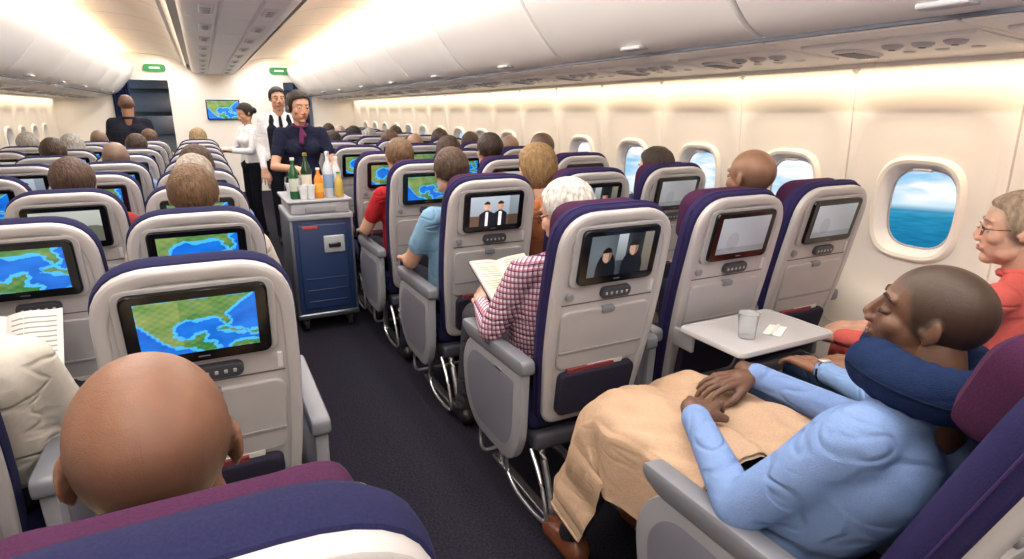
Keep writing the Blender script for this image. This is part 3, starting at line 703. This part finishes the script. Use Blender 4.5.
for q in (-1, 1):
    for i in range(14):
        y = .09-i*.0130
        if rnd.random() < .12: continue
        xs = np.linspace(.024, .122 if rnd.random() < .8 else .085, 7); z = lambda s_: (.012*math.sin(min(1, s_*2.2)*math.pi*.5)+.010*(1-s_)-.008+.02*s_)+.0006
        b.add(loft([[(q*x, yy, z(x/.14)) for x in xs] for yy in (y, y+.004)], False, False, False), PAPER, C(150, 145, 136), M)
b.obj('open_book')
figure('man_in_blue_shirt', (1.13, 2.45, 0), j=dict(head=(-.06, .36, 1.20), neck=(-.03, .32, 1.05), elL=(-.27, .42, .76), wrL=(-.22, .66, .72), anL=(-.16, .95, .11)), shirt=(120, 158, 188), pants=(40, 42, 52), skin=(182, 140, 118), sleeves='short', H=dict(hair='short', hc=(70, 52, 42), R=rot(-.1, -.1)), girth=1.05)
figure('passenger_in_red_shirt', (1.13, 3.38, 0), j=dict(head=(-.05, .36, 1.21), elL=(-.28, .40, .77), wrL=(-.24, .64, .72)), shirt=(164, 38, 44), pants=(40, 40, 50), skin=(190, 148, 126), sleeves='short', H=dict(hair='short', hc=(104, 80, 60)))
figure('balding_man', (2.29, 1.55, 0), j=dict(head=(-.20, .33, 1.215), neck=(-.17, .30, 1.06), shL=(-.34, .33, 1.0), chest=(-.12, .34, .9), shR=(.03, .34, 1.0), elL=(-.36, .46, .76)), shirt=(90, 90, 110), skin=(134, 98, 78), H=dict(hair='stubble', hc=(64, 50, 42), R=rot(.1), vox=.0045, s=1.05))
figure('blonde_woman', (1.71, 2.47, 0), j=dict(head=(-.12, .42, 1.20), neck=(-.08, .36, 1.05)), shirt=(170, 104, 68), skin=(206, 166, 144), H=dict(hair='bob', hc=(134, 106, 72), R=rot(.5, -.15), female=True))
figure('dark_haired_passenger', (1.71, 3.40, 0), j=dict(head=(.0, .36, 1.23)), shirt=(70, 90, 120), skin=(180, 136, 110), H=dict(hair='short', hc=(48, 36, 30)))
figure('bald_passenger', (2.28, 3.45, 0), j=dict(head=(-.12, .40, 1.22), neck=(-.08, .34, 1.08)), shirt=(60, 60, 70), skin=(130, 96, 76), H=dict(hair='buzz', hc=(60, 44, 36), s=1.08))
figure('passenger_with_newspaper', (-.62, 1.44, 0), j=dict(head=(-.02, .36, 1.12), neck=(0, .33, 1.0), shL=(-.19, .33, .93), shR=(.16, .33, .91), elR=(.22, .42, .66), wrR=(.13, .60, .71), wrL=(-.14, .60, .73)), shirt=(206, 200, 190), skin=(194, 152, 128), H=dict(hair='short', hc=(150, 120, 90)), handvox=.005,
       up={'R': (.8, 0, .2), 'fR': (-.1, .6, .5), 'L': (-.8, 0, .2), 'fL': (.2, .6, .5)})
b = B(); M = M4(rot(0, math.radians(50)), (-.585, 2.09, .83))
for q in (-1, 1):
    b.add(loft([[(q*.14*s_, y, .03*s_+.012*math.sin(s_*5)) for s_ in np.linspace(0, 1, 10)]+[(q*.14*s_, y, .03*s_+.012*math.sin(s_*5)-.004) for s_ in np.linspace(1, 0, 10)] for y in (-.11, .11)]), PAPER, C(220, 218, 214), M)
    for i in range(11):
        xs = np.linspace(.015, .125, 6); y = .085-i*.016
        b.add(loft([[(q*x, yy, .03*x/.14+.012*math.sin(x/.14*5)+.0008) for x in xs] for yy in (y, y+.005)], False, False, False), PAPER, C(150, 150, 150), M)
b.obj('newspaper')
figure('passenger_in_white_shirt', (-.06, 2.20, 0), j=dict(head=(.0, .33, 1.185), elR=(.27, .40, .75)), shirt=(200, 192, 184), skin=(194, 152, 128), H=dict(hair='short', hc=(96, 72, 52)), girth=1.1)
hairs = [(40, 30, 26), (60, 45, 36), (84, 62, 46), (66, 50, 40), (140, 118, 88), (140, 136, 132), (30, 26, 24), (104, 78, 56)]
skins = [(200, 160, 138), (188, 146, 122), (144, 102, 78), (106, 76, 60), (206, 170, 148)]
sh = [(60, 80, 120), (150, 60, 60), (200, 200, 200), (90, 100, 90), (180, 150, 110), (50, 50, 60), (120, 150, 190)]
def rand_pass(x, y, hs=None, hc=None, dz=0):
    fem = rnd.random() < .45
    hstyle = hs or (rnd.choice(['bob', 'long', 'short']) if fem else rnd.choice(['short', 'short', 'buzz', 'receding']))
    figure('seated_woman' if fem else 'seated_man', (x, y, 0), shirt=rnd.choice(sh), skin=rnd.choice(skins), vox=.02, hvox=.009, handvox=.009, hands=True, j=dict(head=(0, .31, 1.175), neck=(0, .29, 1.03)),
           H=dict(hair=hstyle, hc=hc or rnd.choice(hairs), R=rot(rnd.uniform(-.4, .4), rnd.uniform(-.3, .05)), female=fem, seed=rnd.random()*9, s=1.0))
for i in range(4, len(RY)-1):
    for c, x in enumerate(RX):
        if rnd.random() < (.7 if i < 9 else .5): rand_pass(x, RY[i]+.05*c)
for i in range(3, len(LY)):
    for c, x in enumerate(LX):
        if (i, c) in ((3, 1), (3, 0)): continue
        if rnd.random() < .62: rand_pass(x, LY[i])
rand_pass(LX[1], LY[3], 'short', (70, 52, 42)); rand_pass(LX[0], LY[3], 'short', (150, 140, 130)); rand_pass(LX[2], LY[2], 'short', (60, 46, 38)); rand_pass(RX[2], RY[2], 'short', (50, 40, 34))

# ------------------------------------------------------------------ crew
def scarf(col):
    def f(b, J):
        n0 = J['neck']; pts = [n0+V(.060*math.cos(t), .058*math.sin(t), .014-.02*max(0, math.sin(t))) for t in np.linspace(0, 2*math.pi, 18, endpoint=False)]
        b.add(tube(pts, .010, True), CLOTH, C(*col)); b.add(blob([cap(n0+V(0, .07, -.02), n0+V(.012, .112, -.12), .014, .020), cap(n0+V(0, .07, -.02), n0+V(-.02, .10, -.07), .012, .014)], .006, 1), CLOTH, C(*col))
        b.add(box(n0+V(.05, .118, -.17), n0+V(.09, .126, -.15), .002), METAL, C(220, 200, 120))
    return f
def tie(b, J):
    n0 = J['neck']; b.add(blob([cap(n0+V(0, .075, -.03), n0+V(0, .118, -.12), .014, .02), cap(n0+V(0, .118, -.12), n0+V(0, .122, -.32), .018, .024)], .007, 1), CLOTH, C(24, 24, 34))
    for q in (-1, 1):
        b.add(blob([cap(n0+V(q*.085, .03, -.03), n0+V(q*.09, .085, -.16), .035, .045), cap(n0+V(q*.085, .07, -.16), n0+V(q*.06, .06, -.46), .065, .08), cap(n0+V(q*.085, -.07, -.1), n0+V(q*.075, -.05, -.46), .07, .075), cap(n0+V(q*.12, .0, -.2), n0+V(q*.11, .0, -.46), .075, .07)], .014, 3), CLOTH, C(22, 24, 34))
pi = math.pi
figure('flight_attendant', (.675, 5.02, 0), pi, pose=STAND, j=dict(shL=(-.150, 0, 1.345), shR=(.150, 0, 1.345), elL=(-.225, .10, 1.10), elR=(.225, .10, 1.10), wrL=(-.13, .33, 1.05), wrR=(.12, .30, 1.10), head=(0, .025, 1.545)), shirt=(27, 31, 52), pants=(26, 30, 46), skin=(188, 144, 120), sleeves='short', extra=scarf((96, 42, 78)),
       H=dict(hair='bun', hc=(36, 27, 25), R=rot(.3, -.15), vox=.0040, female=True, lip=(160, 72, 72)), handvox=.0045, scale=.985, girth=.88, curl=.9, vox=.011, bust=1, waist=1)
figure('flight_attendant', (.77, 7.3, 0), pi, pose=STAND, shirt=(214, 214, 220), pants=(22, 24, 34), skin=(176, 134, 112), extra=tie, H=dict(hair='short', hc=(28, 24, 24), R=rot(.1, -.05), vox=.006), scale=1.04)
figure('flight_attendant', (.47, 7.9, 0), pi*.62, pose=STAND, j=dict(elL=(-.22, .08, 1.1), wrL=(-.15, .28, 1.12), elR=(.22, .08, 1.1), wrR=(.15, .28, 1.12)), shirt=(214, 214, 220), pants=(24, 26, 36), skin=(180, 138, 114), H=dict(hair='bun', hc=(30, 24, 22), R=rot(0, -.3), female=True, vox=.006), scale=.94, bust=1, waist=1, girth=.92)
figure('standing_man', (-.76, 8.5, 0), 0, pose=STAND, shirt=(28, 30, 42), pants=(26, 28, 38), skin=(140, 98, 76), H=dict(hair='buzz', hc=(60, 46, 40)), scale=1.0, girth=1.22, collar=(28, 30, 42))

# ------------------------------------------------------------------ trolley
b = B(); x0, x1, y0, y1 = .44, .84, 4.15, 4.70
b.add(box((x0, y0, .12), (x1, y1, .80), .015), PANEL, C(28, 46, 84))
for xx in (x0, x1): b.add(box((xx-.008, y0-.008, .10), (xx+.012 if xx == x0 else xx+.008, y1+.008, .82), .004), METAL, C(150, 155, 165))
b.add(box((x0-.01, y0-.012, .10), (x1+.01, y1+.01, .14), .01), METAL, C(140, 145, 152))
b.add(box((x0-.012, y0-.014, .79), (x1+.012, y1+.012, .83), .01), PLASTIC, C(150, 154, 162))
b.add(box((x0+.01, y0-.004, .83), (x1-.01, y1, .905), .01), PLASTIC, C(160, 162, 170))
b.add(box((x0-.012, y0-.014, .905), (x1+.012, y1+.012, .925), .008), PLASTIC, C(150, 153, 160))
b.add(box((x0+.04, y0-.010, .17), (x1-.04, y0+.01, .76), .01), PANEL, C(31, 50, 90))
b.add(box((x1-.20, y0-.022, .56), (x1-.06, y0, .68), .01), PLASTIC, C(160, 163, 168)); b.add(box((x1-.17, y0-.034, .60), (x1-.09, y0-.015, .63), .006), DARK, C(30, 30, 35))
b.add(box((x0+.07, y0-.014, .73), (x0+.17, y0, .752), .003), PAPER, C(170, 66, 60)); b.add(box((x0+.10, y0-.014, .84), (x1-.10, y0-.002, .885), .01), PLASTIC, C(140, 142, 150))
for z in (.22, .30, .38): b.add(box((x0+.07, y0-.013, z), (x1-.07, y0-.005, z+.008), .003), PANEL, C(26, 42, 80))
for xx in (x0+.05, x1-.05):
    for yy in (y0+.07, y1-.07):
        b.add(tube([(xx-.014, yy, .05), (xx+.014, yy, .05)], .05, n=20), RUBBER, C(30, 30, 34)); b.add(box((xx-.022, yy-.02, .05), (xx+.022, yy+.02, .115), .005), METAL, C(160, 160, 165))
b.obj('service_trolley')
def item(name, prof, x, y, mat, col, z=.925, extra=None):
    b = B(); b.add(lathe(prof, (x, y, z)), mat, col)
    if extra:
        for p, m_, c_ in extra: b.add(lathe(p, (x, y, z)), m_, c_)
    b.obj(name)
bot = lambda h, r: [(r*.9, 0), (r, .01), (r, h*.6), (r*.8, h*.7), (r*.38, h*.82), (r*.34, h*.96), (r*.4, h*.965), (r*.4, h)]
def capn(h, r): return [(r*.42, h*.94), (r*.45, h*.945), (r*.45, h*1.01), (0.001, h*1.015)]
def lab(h, r): return [(r*1.01, h*.2), (r*1.015, h*.21), (r*1.015, h*.5), (r*1.01, h*.51)]
item('green_bottle', bot(.27, .032), .50, 4.25, DARK, C(30, 85, 50), extra=[(capn(.27, .032), PLASTIC, C(220, 220, 220)), (lab(.27, .032), PAPER, C(190, 195, 185))])
item('water_bottle', bot(.30, .035), .73, 4.28, PLASTIC, C(196, 204, 214), extra=[(capn(.30, .035), PLASTIC, C(220, 220, 228)), (lab(.3, .035), PAPER, C(130, 160, 200))])
item('water_bottle', bot(.26, .032), .80, 4.36, PLASTIC, C(206, 210, 216), extra=[(capn(.26, .032), PLASTIC, C(230, 230, 230))])
item('orange_juice_bottle', bot(.20, .030), .655, 4.23, PLASTIC, C(216, 132, 34), extra=[(capn(.20, .030), PLASTIC, C(230, 230, 230)), (lab(.20, .030), PAPER, C(225, 172, 70))])
item('wine_bottle', bot(.29, .034), .60, 4.38, DARK, C(25, 55, 35), extra=[(capn(.29, .034), PLASTIC, C(150, 130, 60)), (lab(.29, .034), PAPER, C(216, 210, 194))])
item('juice_bottle', bot(.17, .028), .785, 4.22, PLASTIC, C(186, 160, 80), extra=[(capn(.17, .028), PLASTIC, C(60, 140, 70))])
for k, (xx, yy) in enumerate(((.55, 4.21), (.49, 4.38), (.595, 4.215))):
    item('plastic_cup_stack', [(.022, 0), (.030, .07), (.032, .07), (.0305, .08), (.033, .08), (.0315, .09), (.034, .092), (.030, .092), (.023, .01)], xx, yy, PLASTIC, C(215, 218, 222))
item('ice_bucket', [(.05, 0), (.062, .12), (.066, .122), (.06, .118), (.05, .02)], .56, 4.54, METAL, C(200, 200, 205))

b = B(); P = rrect(.46, .30, .03)
b.add(loft([[(1.69+p[0]*s_, 1.42+p[1]*s_, z) for p in P] for s_, z in ((.97, .722), (1, .727), (1, .738), (.985, .743), (.95, .743), (.94, .739), (.9, .739))]), PLASTIC, C(182, 181, 185))
for q in (-1, 1): b.add(box((1.69+q*.215-.008, 1.50, .66), (1.69+q*.215+.008, 1.60, .73), .006), PLASTIC, C(140, 140, 146))
b.obj('tray_table')
b = B(); b.add(lathe([(.026, 0), (.028, .002), (.036, .088), (.038, .09), (.0365, .09), (.0345, .086), (.0265, .006), (0.001, .005)], (1.60, 1.38, .740)), GLASSM, C(245, 248, 250)); b.obj('plastic_cup')
b = B(); b.add(box((-.055, -.03, 0), (.055, .03, .004), .0015), PAPER, C(232, 230, 226), M4(rot(.5), (1.74, 1.38, .740))); b.add(box((-.06, -.006, .004), (.06, .006, .009), .002), PLASTIC, C(215, 215, 215), M4(rot(.5), (1.74, 1.38, .740))); b.obj('paper_napkin')

# ------------------------------------------------------------------ world, lights, camera
w = bpy.data.worlds.new('sky'); bpy.context.scene.world = w; w.use_nodes = True
nt = w.node_tree; N = nt.nodes; L = nt.links; bg = N['Background']
tc = N.new('ShaderNodeTexCoord'); sep = N.new('ShaderNodeSeparateXYZ'); L.new(tc.outputs['Generated'], sep.inputs[0])
mr = N.new('ShaderNodeMapRange'); mr.inputs['From Min'].default_value = -1; L.new(sep.outputs['Z'], mr.inputs['Value'])
cr = N.new('ShaderNodeValToRGB'); L.new(mr.outputs[0], cr.inputs[0]); e = cr.color_ramp.elements
e[0].position = 0; e[0].color = (*C(6, 60, 110), 1); e[1].position = 1; e[1].color = (*C(60, 120, 200), 1)
for p, c_ in ((.34, (8, 84, 138)), (.40, (16, 104, 152)), (.4335, (44, 142, 182)), (.4348, (210, 232, 242)), (.455, (150, 202, 238)), (.53, (74, 148, 218))):
    x = e.new(p); x.color = (*C(*c_), 1)
mp = N.new('ShaderNodeMapping'); mp.inputs['Scale'].default_value = (7, 7, 26); L.new(tc.outputs['Generated'], mp.inputs[0])
nz = N.new('ShaderNodeTexNoise'); nz.inputs['Scale'].default_value = 1.6; nz.inputs['Detail'].default_value = 7; L.new(mp.outputs[0], nz.inputs['Vector'])
m1 = N.new('ShaderNodeMapRange'); m1.inputs['From Min'].default_value = .42; m1.inputs['From Max'].default_value = .57; L.new(nz.outputs['Fac'], m1.inputs['Value'])
m2 = N.new('ShaderNodeMapRange'); m2.inputs['From Min'].default_value = -.129; m2.inputs['From Max'].default_value = -.116; L.new(sep.outputs['Z'], m2.inputs['Value'])
mm = N.new('ShaderNodeMath'); mm.operation = 'MULTIPLY'; L.new(m1.outputs[0], mm.inputs[0]); L.new(m2.outputs[0], mm.inputs[1])
mx = N.new('ShaderNodeMixRGB'); L.new(mm.outputs[0], mx.inputs[0]); L.new(cr.outputs[0], mx.inputs[1]); mx.inputs[2].default_value = (*C(248, 251, 254), 1)
mp2 = N.new('ShaderNodeMapping'); mp2.inputs['Scale'].default_value = (30, 30, 260); L.new(tc.outputs['Generated'], mp2.inputs[0])
n4 = N.new('ShaderNodeTexNoise'); n4.inputs['Scale'].default_value = 1.2; n4.inputs['Detail'].default_value = 4; L.new(mp2.outputs[0], n4.inputs['Vector'])
m5 = N.new('ShaderNodeMapRange'); m5.inputs['From Min'].default_value = .3; m5.inputs['From Max'].default_value = .7; m5.inputs['To Min'].default_value = .8; m5.inputs['To Max'].default_value = 1.2; L.new(n4.outputs['Fac'], m5.inputs['Value'])
lt = N.new('ShaderNodeMath'); lt.operation = 'LESS_THAN'; lt.inputs[1].default_value = -.133; L.new(sep.outputs['Z'], lt.inputs[0])
m6 = N.new('ShaderNodeMix'); m6.data_type = 'FLOAT'; L.new(lt.outputs[0], m6.inputs[0]); m6.inputs[2].default_value = 1.0; L.new(m5.outputs[0], m6.inputs[3])
vm = N.new('ShaderNodeVectorMath'); vm.operation = 'SCALE'; L.new(mx.outputs[0], vm.inputs[0]); L.new(m6.outputs[0], vm.inputs['Scale'])
L.new(vm.outputs['Vector'], bg.inputs[0]); bg.inputs[1].default_value = 1.1

def area(name, loc, rotn, sx, sy, power, col):
    l = bpy.data.lights.new(name, 'AREA'); l.shape = 'RECTANGLE'; l.size = sx; l.size_y = sy; l.energy = power; l.color = col
    o = bpy.data.objects.new(name, l); bpy.context.scene.collection.objects.link(o); o.location = loc; o.rotation_euler = rotn
LEN = YB-Y0-.4; YM = (YB+Y0)/2
for q in (-1, 1):
    area('cove_lamp', (CX+q*1.40, YM, 2.255), (0, math.radians(180-q*-28), 0), .10, LEN, 84, (1, .74, .45))
    area('aisle_fill_light', (CX+q*.80, YM, 2.40), (0, math.radians(q*-12), 0), .16, LEN, 132, (1, .93, .85))  # added downward fill for the cabin, not a fitting
    area('wall_fill_light', (CX+q*.345, YM, 2.12), (0, math.radians(-q*34), 0), .035, LEN, 90, (1, .94, .87))  # added fill tilted outward to brighten the side walls
    area('window_wash_lamp', (CX+q*2.335, YM, 1.675), (0, math.radians(-q*8), 0), .04, LEN, 44, (1, .79, .54))
cam = bpy.data.cameras.new('camera'); co = bpy.data.objects.new('camera', cam); bpy.context.scene.collection.objects.link(co)
cam.sensor_width = 36; cam.lens = 600/1024*36; cam.clip_start = .02
psi = math.atan(.5); phi = math.atan(169.5/600)
co.location = (0, 0, 1.5); co.rotation_euler = (math.pi/2-phi, 0, -psi)
bpy.context.scene.camera = co
bpy.context.scene.view_settings.view_transform = 'Standard'
bpy.context.scene.view_settings.exposure = 0.0
